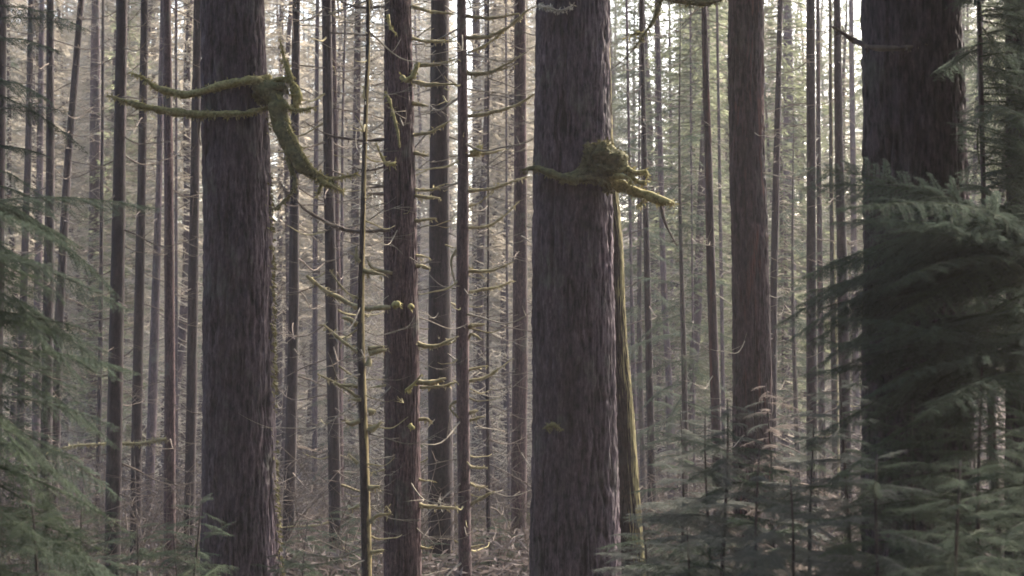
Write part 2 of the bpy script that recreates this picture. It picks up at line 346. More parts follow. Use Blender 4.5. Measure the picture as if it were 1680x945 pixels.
# ------------------------------------------------------------------ traced trunks
TREES = {}
def trunk_radius(ws, y): ys = [a for a, _ in ws]; return np.interp(y, ys, [b for _, b in ws])
def trace_tree(key, Y, pts, mat, label, kind='conifer_tree', top=34, near=False, crown=True, group=None):
    """pts : (y, x centre, width) read off the photo; the trunk stands Y metres ahead"""
    pts = sorted(pts)
    (ya, xa, wa), (yb, xb, wb) = pts[0], pts[-1]
    W3 = [P(x, y, Y) for y, x, w in pts][::-1]; rr = [w * .5 * Y / F for y, x, w in pts][::-1]
    W3 = np.array(W3); zs = W3[:, 2]; xs = W3[:, 0]
    # extend down to the ground and up to the tree top
    sl = (xs[-1] - xs[0]) / (zs[-1] - zs[0]); rsl = (rr[-1] - rr[0]) / (zs[-1] - zs[0])
    gz = float(ground_z(xs[0] - sl * zs[0], Y))
    zb = gz - .25
    z = [zb] + list(zs) + [zs[-1] + .55 * (top - zs[-1]), top]
    x = [xs[0] + sl * (zb - zs[0])] + list(xs) + [xs[-1] + sl * .55 * (top - zs[-1]), xs[-1] + sl * .8 * (top - zs[-1])]
    r = [max(rr[0] - rsl * (zs[0] - zb), rr[0])] + list(rr) + [rr[-1] * .6, .03]
    dz = .05 if near else .3
    zz = np.concatenate([np.arange(zb, min(zs[-1] + 1.5, top), dz), np.arange(zs[-1] + 1.5, top, 1.0), [top]])
    zz = np.unique(zz)
    seed = RS.rand() * 50
    def sm(a):
        return np.interp(zz, z, a)
    X = sm(x); k = max(3, int(1.6 / dz)); ker = np.hanning(k + 2)[1:-1]; ker /= ker.sum()
    Xp = np.pad(X, k, mode='edge') if False else np.concatenate([X[0] + (np.arange(-k, 0)) * (X[1] - X[0]), X, X[-1] + np.arange(1, k + 1) * (X[-1] - X[-2])])
    vis = zz < zs[-1]
    Xs = np.convolve(Xp, ker, 'same')[k:-k]; X = np.where(vis, Xs, X)
    rad = sm(r) + rr[0] * .3 * np.exp(-(zz - zb) / (1.3 * rr[0] + .15))
    root = thing(kind, label, 'tree', (X[0], Y, zb), group)
    n_s = 260 if near else (40 if rr[0] > .22 else 20)
    path = np.stack([X - X[0], .25 * rr[0] * vnoise(np.stack([zz * .3, zz * 0 + seed, zz * 0], -1)), zz - zb], -1)
    a = np.arange(n_s) / n_s * 2 * math.pi
    ca, sa = np.cos(a), np.sin(a)
    # bark relief : long vertical plates with deep furrows
    A = np.repeat(np.stack([ca, sa], -1)[None], len(zz), 0); ZZ = np.repeat(zz[:, None], n_s, 1)
    RR = rad[:, None]
    pp = np.stack([A[..., 0] * (RR * 19 + 1.5), A[..., 1] * (RR * 19 + 1.5), ZZ * 2.6], -1) + seed
    warp = fbm(np.stack([A[..., 0] * 2, A[..., 1] * 2, ZZ * 2.2], -1) + seed, 2)
    ridge = 1 - np.abs(vnoise(pp + warp[..., None] * .8)) * 2.0
    pq = np.stack([A[..., 0] * (RR * 10 + 1.5), A[..., 1] * (RR * 10 + 1.5), ZZ * 1.15], -1) + seed + 31
    ridge = .55 * ridge + .6 * (1 - np.abs(vnoise(pq + warp[..., None] * 1.2)) * 2.2) + .25 * fbm(pq * np.array([.35, .35, .5]), 3)
    fine = fbm(pp * np.array([2.3, 2.3, 2.6]), 3)
    amp = .062 * min(1, rr[0] / .5) if near else .018 * min(1, rr[0] / .3 + .25)
    big = fbm(np.stack([A[..., 0] * 1.1, A[..., 1] * 1.1, ZZ * .35], -1) + seed * 2, 2)
    rad2 = RR * (1 + .06 * big) + amp * (.8 * np.minimum(ridge, .45) + .6 * fine) - amp * .2
    rad2 = np.maximum(rad2, RR * .6)
    v = np.stack([path[:, None, 0] + A[..., 0] * rad2, path[:, None, 1] + A[..., 1] * rad2, np.repeat(path[:, 2][:, None], n_s, 1)], -1).reshape(-1, 3)
    kk = np.arange(len(zz) - 1)[:, None] * n_s; j = np.arange(n_s)[None]; j2 = (j + 1) % n_s
    q = np.stack([kk + j, kk + j2, kk + n_s + j2, kk + n_s + j], -1).reshape(-1, 4)
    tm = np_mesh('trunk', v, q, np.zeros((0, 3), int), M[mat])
    at = tm.attributes.new('relief_shade', 'FLOAT', 'POINT'); at.data.foreach_set('value', np.clip(.5 + .42 * ridge + .25 * fine, 0, 1).astype(np.float32).ravel())
    obj('trunk', tm, root)
    ztop = zs[-1]
    if crown:
        zc0 = max(ztop + 3.5, top - 17)
        if zc0 < top - 4:
            c = obj('crown', random.choice(CROWN_TOP), root, (np.interp(zc0, zz, X) - X[0], 0, zc0 - zb))
            cw = 1.9 if Y < 33 else .5; c.scale = (cw, cw, (top - zc0 + .8) / 15); c.rotation_euler.z = random.random() * 6.28  # unseen crowns: near ones widened to shade, farther ones narrowed to admit light
    T = dict(root=root, Y=Y, zz=zz, X=X, rad=rad, zb=zb, ztop=ztop, zlow=zs[0], o=np.array([X[0], Y, zb]))
    TREES[key] = T
    return T
def branches(key, n, kind, lo=.0, hi=1., s=(.6, 1.2), side=None, name='branch'):
    T = TREES[key]; rs = np.random.RandomState(sum(map(ord, key + kind)) * 7)
    for k in range(n):
        z = T['zlow'] + (T['ztop'] - T['zlow'] + 1) * (lo + (hi - lo) * (k + rs.rand()) / n)
        a = rs.rand() * 6.283 if side is None else R(rs.uniform(*side))
        r = np.interp(z, T['zz'], T['rad']); x = np.interp(z, T['zz'], T['X'])
        o = obj(name, TWIG[kind][rs.randint(len(TWIG[kind]))], T['root'], (x - T['o'][0] + math.cos(a) * r * .85, math.sin(a) * r * .85, z - T['zb']))
        sc = rs.uniform(*s); o.scale = (sc, sc, sc); o.rotation_euler = (rs.uniform(-.3, .3), rs.uniform(-.12, .2), a)
def tufts(v_path, rad, n, rs, size=.05, hang=.6):
    """short fuzzy strands growing out of a mossy limb"""
    K = len(v_path); i = rs.randint(0, K, n); d = unit(rs.randn(n, 3) + np.array([0, 0, -.1]))
    base = v_path[i] + d * np.asarray(rad)[i][:, None] * .9
    dd = unit(d + np.array([0, 0, -hang]) + rs.randn(n, 3) * .3)
    L = size * rs.uniform(.4, 1.5, n)
    return blades(base, dd, unit(rs.randn(n, 3)), L, L * .3)
RL = np.random.RandomState(77)
def limb(key, pts, w0, w1, mat='moss', name='limb', lump=.75, fuzz=60, parent=None, label=None, sides=14, size=.06):
    """pts : (x, y, depth offset) off the photo, widths in photo pixels"""
    T = TREES[key]; Y = T['Y']
    p = np.array([P(x, y, Y + (d if len(rest) else 0)) for x, y, *rest in pts for d in [rest[0] if rest else 0]]) - T['o']
    L = np.linalg.norm(np.diff(p, axis=0), axis=1).sum(); n = max(8, int(L / .035))
    path = spline(p, n); t = np.linspace(0, 1, n)
    if isinstance(w0, (list, tuple)): rad = np.interp(t, np.linspace(0, 1, len(w0)), w0) * .5 * Y / F
    else: rad = (w0 + (w1 - w0) * t) * .5 * Y / F
    rad = rad * (1 - .6 * t ** 5)
    w_big = rad.max() > .05
    path = path + (.4 if w_big else .8) * rad[:, None] * np.stack([fbm(path * 3 + 5, 2), fbm(path * 3 + 15, 2), fbm(path * 3 + 25, 2)], -1)
    mb = MB(); mb.add(*tube_va(path, rad, sides, lump, 8 if w_big else 14, RL.rand() * 9))
    if fuzz:
        vv, q = tufts(path, rad, int(fuzz * L * 4), RL, size); mb.add(vv, q)
    o = obj(name, mb.mesh(name, M[mat]), parent or T['root'])
    if label: o['label'] = label
    return o

G1 = 'straight conifer trunks standing through the wood'
tt = trace_tree
# --- left of the mossy-limbed giant
tt('A1', 38, [(0, 2, 18), (250, -2, 21), (945, -14, 26)], 'bark_brown', 'dark fir trunk half cut off by the left edge of the photo')
tt('A2', 55, [(0, 51, 10), (240, 47, 11), (560, 36, 12), (945, 28, 14)], 'bark_brown', 'thin trunk nearest the cut-off fir at the edge, sinking into green boughs')
tt('A3', 62, [(0, 69, 8), (200, 66, 10), (500, 62, 13), (945, 57, 14)], 'bark_far', 'dim pale trunk squeezed between a thin and a straight dark trunk over green boughs')
tt('A4', 42, [(0, 83, 12), (300, 82, 14), (440, 80, 17), (945, 73, 20)], 'bark_brown', 'straight dark trunk beside the leaning curved one, its foot lost in green boughs')
tt('A5', 45, [(0, 133, 10), (130, 122, 12), (240, 113, 12), (370, 105, 13), (530, 97, 15), (945, 84, 17)], 'bark_brown', 'slender curved trunk leaning over to the right above the green boughs')
tt('A6', 70, [(0, 157, 13), (200, 157, 18), (400, 155, 20), (945, 146, 22)], 'bark_far', 'broad pale hazy trunk with a thin dark pole against its side')
tt('A6b', 48, [(0, 169, 4), (200, 168, 5), (560, 165, 7), (945, 158, 9)], 'bark_brown', 'thin dark pole standing against the broad pale hazy trunk', kind='conifer_pole', top=22)
tt('A7', 33, [(0, 200, 18), (270, 196, 20), (560, 191, 24), (945, 184, 26)], 'bark_brown', 'stout dark trunk crossed near its top by the tip of the lower mossy limb')
tt('A8', 40, [(0, 237, 12), (270, 233, 14), (560, 227, 16), (945, 221, 18)], 'bark_brown', 'slim dark trunk crossed by the raised tip of the upper mossy limb')
tt('A9', 50, [(0, 268, 9), (300, 261, 10), (560, 253, 15), (945, 240, 16)], 'bark_far', 'dim trunk peeping out beside the pink-edged trunk on its shaded side')
tt('A10', 35, [(0, 273, 14), (300, 277, 15), (600, 279, 17), (945, 278, 20)], 'bark_pink', 'dark trunk with a pink lit edge crossed by both long mossy limbs')
tt('A10b', 55, [(0, 289, 4), (300, 289, 4), (945, 290, 6)], 'bark_far', 'hair-thin pole right beside the pink-edged trunk', kind='conifer_pole', top=22)
tt('A11', 40, [(0, 325, 14), (270, 320, 15), (600, 315, 17), (945, 309, 18)], 'bark_brown', 'dark trunk standing close against the shaded flank of the mossy-limbed giant')
tt('A12', 80, [(0, 305, 7), (450, 302, 8), (945, 300, 10)], 'bark_far', 'faint far trunk between the pink-edged trunk and the one hugging the mossy-limbed giant')
# --- mossy-limbed giant
tt('L', 26, [(0, 383, 102), (230, 387, 106), (420, 390, 111), (800, 392, 118), (945, 395, 126)], 'bark_grey', 'huge grey-brown fir with two long mossy limbs and a broken hanging limb', kind='fir_tree', near=True, top=44)
# --- centre
tt('B1', 38, [(0, 486, 13), (300, 483, 15), (500, 482, 17), (700, 478, 18), (945, 472, 21)], 'bark_brown', 'dark trunk passing behind the broken hanging limb of the mossy-limbed giant')
tt('B1b', 75, [(0, 462, 8), (500, 459, 10), (945, 456, 12)], 'bark_far', 'faint far trunk in the narrow slot beside the lit flank of the mossy-limbed giant')
tt('B2', 60, [(0, 521, 6), (400, 517, 8), (945, 516, 9)], 'bark_far', 'thin purplish trunk alone midway between two darker trunks past the hanging limb')
tt('B3', 36, [(0, 536, 16), (270, 539, 17), (560, 545, 20), (945, 552, 21)], 'bark_brown', 'dark trunk just past the pointed tip of the broken hanging limb')
tt('B3b', 46, [(0, 546, 9), (270, 550, 10), (560, 555, 11), (945, 560, 12)], 'bark_pink', 'paler trunk showing as a strip behind the one at the hanging limb tip')
tt('B4', 50, [(0, 567, 3), (200, 562, 4), (540, 560, 6), (945, 560, 7)], 'bark_far', 'hair-thin pole between the hanging limb tip and the gold-edged slender hemlock', kind='conifer_pole', top=22)
tt('B5', 22, [(0, 604, 6), (100, 604, 7), (170, 600, 7), (300, 597, 8), (450, 593, 10), (550, 591, 12), (640, 594, 14), (720, 597, 15), (945, 602, 17)], 'bark_gold_lit', 'slender wavy hemlock with a gold-lit mossy edge and short mossy branches', kind='hemlock_tree', top=17)
tt('B6', 25, [(0, 652, 41), (130, 654, 45), (300, 656, 50), (560, 659, 54), (945, 661, 59)], 'bark_pink', 'reddish-grey trunk with a mossy hook and many short mossy branch stubs', near=True, top=36)
tt('B7', 32, [(0, 722, 30), (300, 721, 32), (560, 722, 38), (945, 724, 42)], 'bark_brown', 'broad dark trunk in shade behind the short mossy branches of the reddish-grey trunk')
tt('B8', 28, [(0, 757, 15), (270, 760, 18), (560, 758, 22), (945, 763, 21)], 'bark_pink', 'narrow dark trunk with long upswept mossy branches on its lit side')
tt('B8b', 72, [(0, 781, 12), (400, 784, 19), (945, 788, 19)], 'bark_far', 'pale purple far trunk just beyond the narrow trunk with upswept branches')
tt('B9', 34, [(0, 801, 2.5), (400, 801, 3.5), (700, 800, 6), (945, 802, 9)], 'bark_brown', 'whip-thin dark pole in the bright gap beside the upswept mossy branches', kind='conifer_pole', top=17)
tt('B10b', 60, [(0, 830, 3), (540, 832, 4), (945, 837, 6)], 'bark_far', 'faint thin pole in the bright gap nearest the burl-bearing giant', kind='conifer_pole', top=22)
tt('B10', 36, [(0, 853, 19), (270, 854, 21), (560, 853, 25), (945, 850, 25)], 'bark_pink', 'straight trunk with a reddish lit side in the gap next to the burl-bearing giant')
tt('C1', 24, [(0, 939, 117), (200, 939, 118), (400, 940, 126), (700, 943, 133), (945, 945, 143)], 'bark_grey', 'huge furrowed fir carrying a shaggy mossy burl and a stubby mossy limb', kind='fir_tree', near=True, top=44)
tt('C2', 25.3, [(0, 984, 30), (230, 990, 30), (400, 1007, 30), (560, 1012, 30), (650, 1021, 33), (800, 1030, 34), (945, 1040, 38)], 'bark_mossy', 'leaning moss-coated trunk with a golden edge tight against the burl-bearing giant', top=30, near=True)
# --- right of the burl-bearing giant
tt('D1', 42, [(0, 1052, 7), (200, 1056, 8), (420, 1061, 10), (740, 1068, 13), (945, 1072, 15)], 'bark_brown', 'slim dark trunk passing behind the tip of the burl and its stubby limb')
tt('D2', 55, [(0, 1028, 4), (470, 1036, 5), (700, 1041, 10), (945, 1044, 12)], 'bark_far', 'dim thin trunk nearest the golden edge of the moss-coated leaning trunk')
tt('D2b', 62, [(0, 1050, 3), (500, 1047, 4), (945, 1045, 6)], 'bark_far', 'very thin pole between the dim thin trunk and the slim dark trunk by the burl', kind='conifer_pole', top=22)
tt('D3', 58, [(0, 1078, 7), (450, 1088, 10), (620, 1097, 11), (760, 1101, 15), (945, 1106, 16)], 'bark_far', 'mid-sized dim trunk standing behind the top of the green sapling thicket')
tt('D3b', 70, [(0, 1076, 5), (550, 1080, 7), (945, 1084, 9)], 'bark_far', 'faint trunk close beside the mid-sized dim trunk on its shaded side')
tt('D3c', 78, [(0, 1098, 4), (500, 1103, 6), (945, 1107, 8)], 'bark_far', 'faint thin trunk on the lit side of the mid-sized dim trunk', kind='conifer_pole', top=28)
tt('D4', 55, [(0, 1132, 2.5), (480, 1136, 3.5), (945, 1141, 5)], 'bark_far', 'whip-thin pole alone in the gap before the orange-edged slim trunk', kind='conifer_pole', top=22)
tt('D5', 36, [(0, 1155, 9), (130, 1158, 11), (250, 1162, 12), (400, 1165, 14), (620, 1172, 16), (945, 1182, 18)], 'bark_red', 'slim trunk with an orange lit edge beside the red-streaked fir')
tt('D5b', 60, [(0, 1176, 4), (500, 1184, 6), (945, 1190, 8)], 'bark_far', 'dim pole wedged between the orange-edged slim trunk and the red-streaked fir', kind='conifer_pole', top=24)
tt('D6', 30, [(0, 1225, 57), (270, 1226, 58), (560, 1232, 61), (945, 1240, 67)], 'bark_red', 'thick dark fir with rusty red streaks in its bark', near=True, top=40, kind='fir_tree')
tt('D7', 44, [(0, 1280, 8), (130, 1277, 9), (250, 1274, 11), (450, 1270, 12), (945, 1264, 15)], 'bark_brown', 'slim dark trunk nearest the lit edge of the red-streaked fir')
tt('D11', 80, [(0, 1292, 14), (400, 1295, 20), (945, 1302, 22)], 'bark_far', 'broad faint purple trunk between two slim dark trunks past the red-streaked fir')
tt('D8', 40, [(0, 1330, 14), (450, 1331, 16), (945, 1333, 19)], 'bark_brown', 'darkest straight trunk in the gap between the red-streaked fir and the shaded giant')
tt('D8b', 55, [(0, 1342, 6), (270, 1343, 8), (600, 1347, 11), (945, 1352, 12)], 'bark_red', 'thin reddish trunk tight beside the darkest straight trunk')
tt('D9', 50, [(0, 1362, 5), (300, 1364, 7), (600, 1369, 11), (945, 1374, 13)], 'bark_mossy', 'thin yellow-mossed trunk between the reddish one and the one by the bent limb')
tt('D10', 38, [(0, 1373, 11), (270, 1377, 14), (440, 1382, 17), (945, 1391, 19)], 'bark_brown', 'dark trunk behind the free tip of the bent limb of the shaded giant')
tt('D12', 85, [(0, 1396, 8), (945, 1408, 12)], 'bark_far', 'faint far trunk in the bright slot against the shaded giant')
tt('E1', 17.5, [(0, 1491, 157), (270, 1497, 161), (560, 1505, 172), (945, 1514, 184)], 'bark_giant', 'broadest fir, almost black in shade behind drooping green hemlock boughs', kind='fir_tree', near=True, top=46)
tt('E2', 17, [(0, 1694, 88), (560, 1698, 92), (945, 1702, 100)], 'bark_giant', 'dark fir trunk cut off by the right edge of the photo', kind='fir_tree', near=True, top=46)

# --- random side branches on the middle trees
for k, n, kind, s in (('A1', 8, 'twig_dark', (.7, 1.3)), ('A2', 10, 'twig_dark', (.6, 1.2)), ('A3', 10, 'twig', (.6, 1.2)), ('A4', 18, 'twig_dark', (.6, 1.3)), ('A5', 16, 'twig_dark', (.6, 1.3)),
        ('A6', 16, 'twig', (.7, 1.4)), ('A6b', 18, 'twig_dark', (.4, .9)), ('A7', 20, 'twig_dark', (.6, 1.1)), ('A8', 20, 'twig_dark', (.6, 1.1)), ('A9', 12, 'twig_dark', (.5, 1)), ('A10', 14, 'twig_dark', (.5, 1)),
        ('A11', 16, 'twig_dark', (.5, 1.)), ('B1', 22, 'twig_dark', (.6, 1.3)), ('B2', 26, 'twig', (.6, 1.3)), ('B3', 24, 'twig_dark', (.6, 1.3)), ('B3b', 12, 'twig', (.6, 1.2)), ('B4', 20, 'twig_dark', (.4, .9)),
        ('B5', 9, 'twig_moss', (.3, .7)), ('B5', 22, 'twig', (.35, .8)), ('B6', 4, 'twig_moss', (.3, .6)), ('B6', 16, 'twig', (.4, .9)), ('B7', 12, 'twig_moss', (.4, .9)), ('B7', 20, 'twig', (.5, 1.2)), ('B8', 18, 'twig_moss', (.3, .8)), ('B8', 16, 'twig', (.5, 1.2)), ('B3', 14, 'twig_moss', (.5, 1.1)), ('B10', 12, 'twig', (.6, 1.2)), ('B8b', 14, 'twig', (.7, 1.4)), ('B9', 22, 'twig_dark', (.5, 1.1)),
        ('B10', 14, 'twig_dark', (.4, 1)), ('B10b', 20, 'twig', (.6, 1.2)), ('D1', 20, 'twig_dark', (.5, 1.1)), ('D2', 16, 'twig', (.5, 1.1)), ('D3', 18, 'twig_dark', (.6, 1.3)), ('D4', 20, 'twig', (.5, 1.2)),
        ('D5', 16, 'twig', (.5, 1.1)), ('D6', 10, 'twig', (.4, .9)), ('D7', 18, 'twig_dark', (.5, 1.2)), ('D8', 12, 'twig_dark', (.5, 1.2)), ('D8b', 16, 'twig', (.5, 1.2)), ('D9', 16, 'twig_moss', (.4, .9)), ('D10', 14, 'twig_dark', (.5, 1.1))):
    branches(k, int(n * 1.8), kind, s=s)

# --- the giants' mossy limbs
limb('L', [(442, 128, -.35), (425, 132, -.55), (400, 133, -.62), (365, 141, -.6), (320, 153, -.45), (288, 153, -.4), (258, 144, -.45), (237, 129, -.5), (216, 119, -.5)], (18, 15, 13, 12, 12, 11, 8, 4), 0, 'moss', label='upper long mossy limb')
limb('L', [(440, 176, -.4), (400, 186, -.62), (345, 188, -.6), (300, 186, -.5), (250, 178, -.5), (210, 167, -.55), (176, 156, -.6)], (6, 9, 12, 12, 12, 9, 5), 0, 'moss', label='lower long mossy limb')
limb('L', [(330, 188, -.5), (325, 215, -.4), (330, 240, -.35)], 5, 3, 'twig_dark', 'branch', fuzz=0)
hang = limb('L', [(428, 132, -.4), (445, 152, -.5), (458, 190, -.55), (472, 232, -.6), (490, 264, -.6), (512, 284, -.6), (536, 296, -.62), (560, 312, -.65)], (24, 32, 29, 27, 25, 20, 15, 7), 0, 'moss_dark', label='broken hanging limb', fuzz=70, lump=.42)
for pts, a, b, mt in (([(484, 158, -.5), (482, 140, -.5), (474, 116, -.5), (465, 92, -.52), (459, 64, -.55)], 15, 3, 'moss'),
        ([(446, 136, -.45), (462, 130, -.5), (478, 134, -.5), (488, 150, -.5), (486, 172, -.5), (476, 178, -.5)], 11, 14, 'moss'),
        ([(448, 146, -.55), (462, 166, -.6), (476, 180, -.6), (500, 180, -.6), (516, 176, -.6)], 10, 4, 'moss'),
        ([(470, 195, -.62), (480, 222, -.66), (494, 250, -.68), (512, 276, -.68), (530, 288, -.68)], 9, 7, 'moss'),
        ([(505, 280, -.6), (530, 293, -.6), (560, 291, -.6), (586, 286, -.6)], 12, 4, 'moss'),
        ([(520, 292, -.66), (540, 304, -.7), (562, 314, -.7)], 12, 9, 'moss'),
        ([(468, 258, -.6), (478, 280, -.6), (484, 298, -.6), (478, 318, -.6), (462, 334, -.55), (448, 343, -.5)], 8, 4, 'moss_dark'),
        ([(478, 318, -.6), (468, 312, -.6), (458, 296, -.6)], 4, 2, 'twig_dark'),
        ([(528, 302, -.6), (524, 314, -.62), (520, 322, -.62)], 7, 3, 'moss')):
    limb('L', pts, a, b, mt, 'twig', parent=hang)
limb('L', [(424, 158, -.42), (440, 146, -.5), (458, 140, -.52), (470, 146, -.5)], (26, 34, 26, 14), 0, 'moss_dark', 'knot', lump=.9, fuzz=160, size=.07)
# moss creeping up the lit flank of the giant
rm = np.random.RandomState(4); T = TREES['L']; mb = MB(); 
for k in range(2000):
    z = T['zlow'] - 1 + (P(0, 190, 26)[2] - T['zlow'] + 1) * rm.rand() ** 1.4
    dens = .5 + .5 * math.sin(z * 2.1) * math.sin(z * .83 + 1)
    if rm.rand() > dens: continue
    a = R(rm.normal(-4, 9)); r = np.interp(z, T['zz'], T['rad']) * 1.04; x = np.interp(z, T['zz'], T['X'])
    base = np.array([[x - T['o'][0] + math.cos(a) * r, math.sin(a) * r, z - T['zb']]]); d = unit(np.array([[math.cos(a), math.sin(a), -.9]]) + rm.randn(1, 3) * .3)
    L_ = np.array([rm.uniform(.03, .09)]); mb.add(*blades(base, d, unit(rm.randn(1, 3)), L_, L_ * .5))
obj('moss', mb.mesh('moss', M['moss_dark'], False), T['root'])

# --- burl and limbs of the second giant
limb('C1', [(1000, 312, -.5), (990, 298, -.62), (962, 290, -.68), (935, 293, -.68), (905, 287, -.62), (880, 276, -.55), (856, 279, -.55)], (12, 14, 18, 18, 14, 12, 8), 0, 'moss_dark', label='curved mossy limb hugging the bark', fuzz=40)
def burl(key, lumps, mat):
    T = TREES[key]; Y = T['Y']; mb = MB(); u = np.linspace(0, math.pi, 34); w = np.arange(44) / 44 * 2 * math.pi
    pts = []
    C = np.array([P(x, y, Y + d) - T['o'] for x, y, d, rx, ry, rz in lumps]); S = np.array([[rx, ry, rz] for *_, rx, ry, rz in lumps]) * Y / F
    c0 = C.mean(0)
    dirs = np.stack([np.sin(u)[:, None] * np.cos(w)[None], np.sin(u)[:, None] * np.sin(w)[None], np.repeat(np.cos(u)[:, None], 44, 1)], -1).reshape(-1, 3)
    # march along each direction to the edge of the blended lumps
    ts = np.linspace(0.02, 1.2, 240); rad = np.zeros(len(dirs))
    for k, d in enumerate(dirs):
        q = c0 + d[None] * ts[:, None]
        f = np.exp(-2.2 * (((q[:, None] - C[None]) / S[None]) ** 2).sum(-1)).sum(1)
        ins = np.where(f > .26)[0]; rad[k] = ts[ins[-1]] if len(ins) else .05
    v = c0 + dirs * (rad * (1 + .55 * fbm(dirs * 3.4 + 4, 5)))[:, None]
    kk = np.arange(33)[:, None] * 44; j = np.arange(44)[None]; j2 = (j + 1) % 44
    mb.add(v, np.stack([kk + j, kk + 44 + j, kk + 44 + j2, kk + j2], -1).reshape(-1, 4))
    n = 4200; i = RL.randint(0, len(v), n); d = unit(dirs[i] + np.array([0, 0, -.5]) + RL.randn(n, 3) * .3); L_ = RL.uniform(.02, .06, n)
    mb.add(*blades(v[i] * 1.0, d, unit(RL.randn(n, 3)), L_, L_ * .35))
    return obj('burl', mb.mesh('burl', M[mat]), T['root'])
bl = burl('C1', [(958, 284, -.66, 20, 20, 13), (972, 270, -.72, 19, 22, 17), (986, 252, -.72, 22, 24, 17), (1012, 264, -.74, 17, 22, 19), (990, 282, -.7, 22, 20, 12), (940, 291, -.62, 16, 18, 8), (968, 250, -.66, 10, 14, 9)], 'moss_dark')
bl['label'] = 'shaggy round mossy burl'
for pts, a, b, mt in (([(990, 286, -.7), (1012, 281, -.76), (1030, 277, -.76), (1044, 284, -.72), (1057, 282, -.7), (1063, 290, -.7)], 11, 7, 'moss'),
        ([(1000, 292, -.72), (1018, 289, -.8), (1031, 293, -.8), (1036, 303, -.78)], 10, 6, 'moss'), ([(1028, 280, -.74), (1040, 294, -.72), (1050, 301, -.7), (1060, 297, -.7)], 8, 6, 'moss'),
        ([(950, 294, -.75), (975, 292, -.8), (992, 298, -.75), (1000, 316, -.6)], 12, 6, 'moss_dark')):
    limb('C1', pts, a, b, mt, 'root', parent=bl)
stub = limb('C1', [(985, 292, -.4), (1004, 300, -.55), (1030, 311, -.6), (1058, 322, -.62), (1084, 330, -.64), (1106, 334, -.66)], (18, 17, 17, 17, 18, 14), 0, 'moss', label='stubby mossy limb')
limb('C1', [(1084, 334, -.64), (1088, 352, -.64), (1095, 374, -.64), (1104, 392, -.64), (1112, 406, -.64)], 6, 2, 'twig_dark', 'twig', parent=stub, fuzz=4)
limb('C1', [(1058, 326, -.62), (1050, 336, -.62), (1044, 338, -.62)], 5, 2, 'moss', 'twig', parent=stub)
hi = limb('C1', [(985, -40, .1), (1030, -22, 0), (1080, -8, -.1), (1120, 0, -.1), (1150, 4, -.1), (1176, 1, -.1), (1196, -10, -.1)], (16, 15, 14, 14, 13, 12, 6), 0, 'moss_dark', label='high mossy limb at the top of the picture')
limb('C1', [(1086, -6, -.1), (1078, 18, -.1), (1066, 42, -.12), (1052, 62, -.14), (1042, 76, -.15)], 9, 3, 'moss_dark', 'twig', parent=hi)
limb('C1', [(1056, 54, -.12), (1044, 54, -.12), (1028, 62, -.12)], 6, 2, 'moss', 'twig', parent=hi)
limb('C1', [(1046, 72, -.15), (1026, 96, -.1), (1000, 116, 0)], 2, 1.5, 'twig_dark', 'twig', parent=hi, fuzz=0)
limb('C1', [(884, 8, -.5), (900, 14, -.6), (920, 18, -.62), (940, 8, -.62)], 5, 3, 'twig', 'branch')
for x, y in ((908, 700),):
    p = [(x - 10, y + 4, -.6), (x, y - 2, -.66), (x + 12, y + 4, -.62)]
    limb('C1', p, 10, 6, 'moss_dark', 'moss', lump=.7, fuzz=120, size=.05)
# --- bent limb of the shaded giant
limb('E1', [(1512, 72, -.6), (1484, 78, -.62), (1440, 78, -.6), (1406, 71, -.4), (1386, 58, -.4), (1364, 44, -.4)], (7, 8, 8, 9, 9, 7), 0, 'twig_dark', label='bent limb', fuzz=14)
# --- mossy stubs and branches of the reddish-grey trunk
for pts, a, b in (([(674, 10), (705, 18), (742, 22)], 6, 4), ([(674, 62), (700, 68), (748, 68)], 6, 5), ([(680, 108), (718, 106), (750, 96)], 6, 4), ([(678, 132), (704, 139), (750, 138)], 8, 6),
        ([(676, 168), (703, 174)], 7, 4), ([(676, 220), (702, 220), (722, 208), (742, 196)], 7, 3), ([(678, 250), (704, 256)], 7, 4), ([(680, 312), (706, 312), (730, 302)], 6, 3), ([(680, 322), (722, 325)], 7, 5),
        ([(680, 362), (716, 358)], 6, 4), ([(680, 418), (704, 422)], 6, 3), ([(674, 435), (690, 436), (706, 442)], 9, 5), ([(674, 554), (690, 566), (710, 569), (732, 562), (752, 552)], 8, 4),
        ([(684, 627), (710, 628), (732, 621)], 8, 7), ([(688, 636), (724, 634), (750, 627)], 5, 5), ([(684, 689), (702, 689), (707, 696)], 6, 3), ([(682, 780), (692, 787), (712, 789)], 6, 2), ([(680, 826), (700, 831), (750, 833)], 9, 5),
        ([(682, 894), (694, 900), (712, 900)], 7, 2),
        ([(636, 12), (600, 13), (572, 8), (556, 0)], 5, 3), ([(636, 228), (590, 230), (540, 222), (500, 200)], 5, 2), ([(636, 273), (600, 280), (572, 268)], 4, 2), ([(640, 305), (602, 308)], 5, 3), ([(640, 319), (604, 317)], 6, 4),
        ([(642, 376, -.3), (590, 380, -.35), (545, 369, -.4), (505, 347, -.45), (478, 322, -.5)], 7, 5), ([(644, 446, -.2), (614, 440, -.25), (601, 424, -.3)], 8, 4), ([(640, 504, -.3), (600, 506, -.4), (552, 487, -.45), (524, 470, -.5), (503, 452, -.55)], 8, 8),
        ([(640, 570), (606, 572)], 6, 6), ([(640, 630), (606, 636)], 5, 3), ([(640, 770), (608, 776)], 5, 3)):
    limb('B6', [(p[0], p[1], p[2] if len(p) > 2 else -.05) for p in pts], a, b, 'twig_moss' if pts[-1][0] > 660 or pts[0][1] > 440 else 'twig_dark', 'branch', fuzz=14, sides=8)
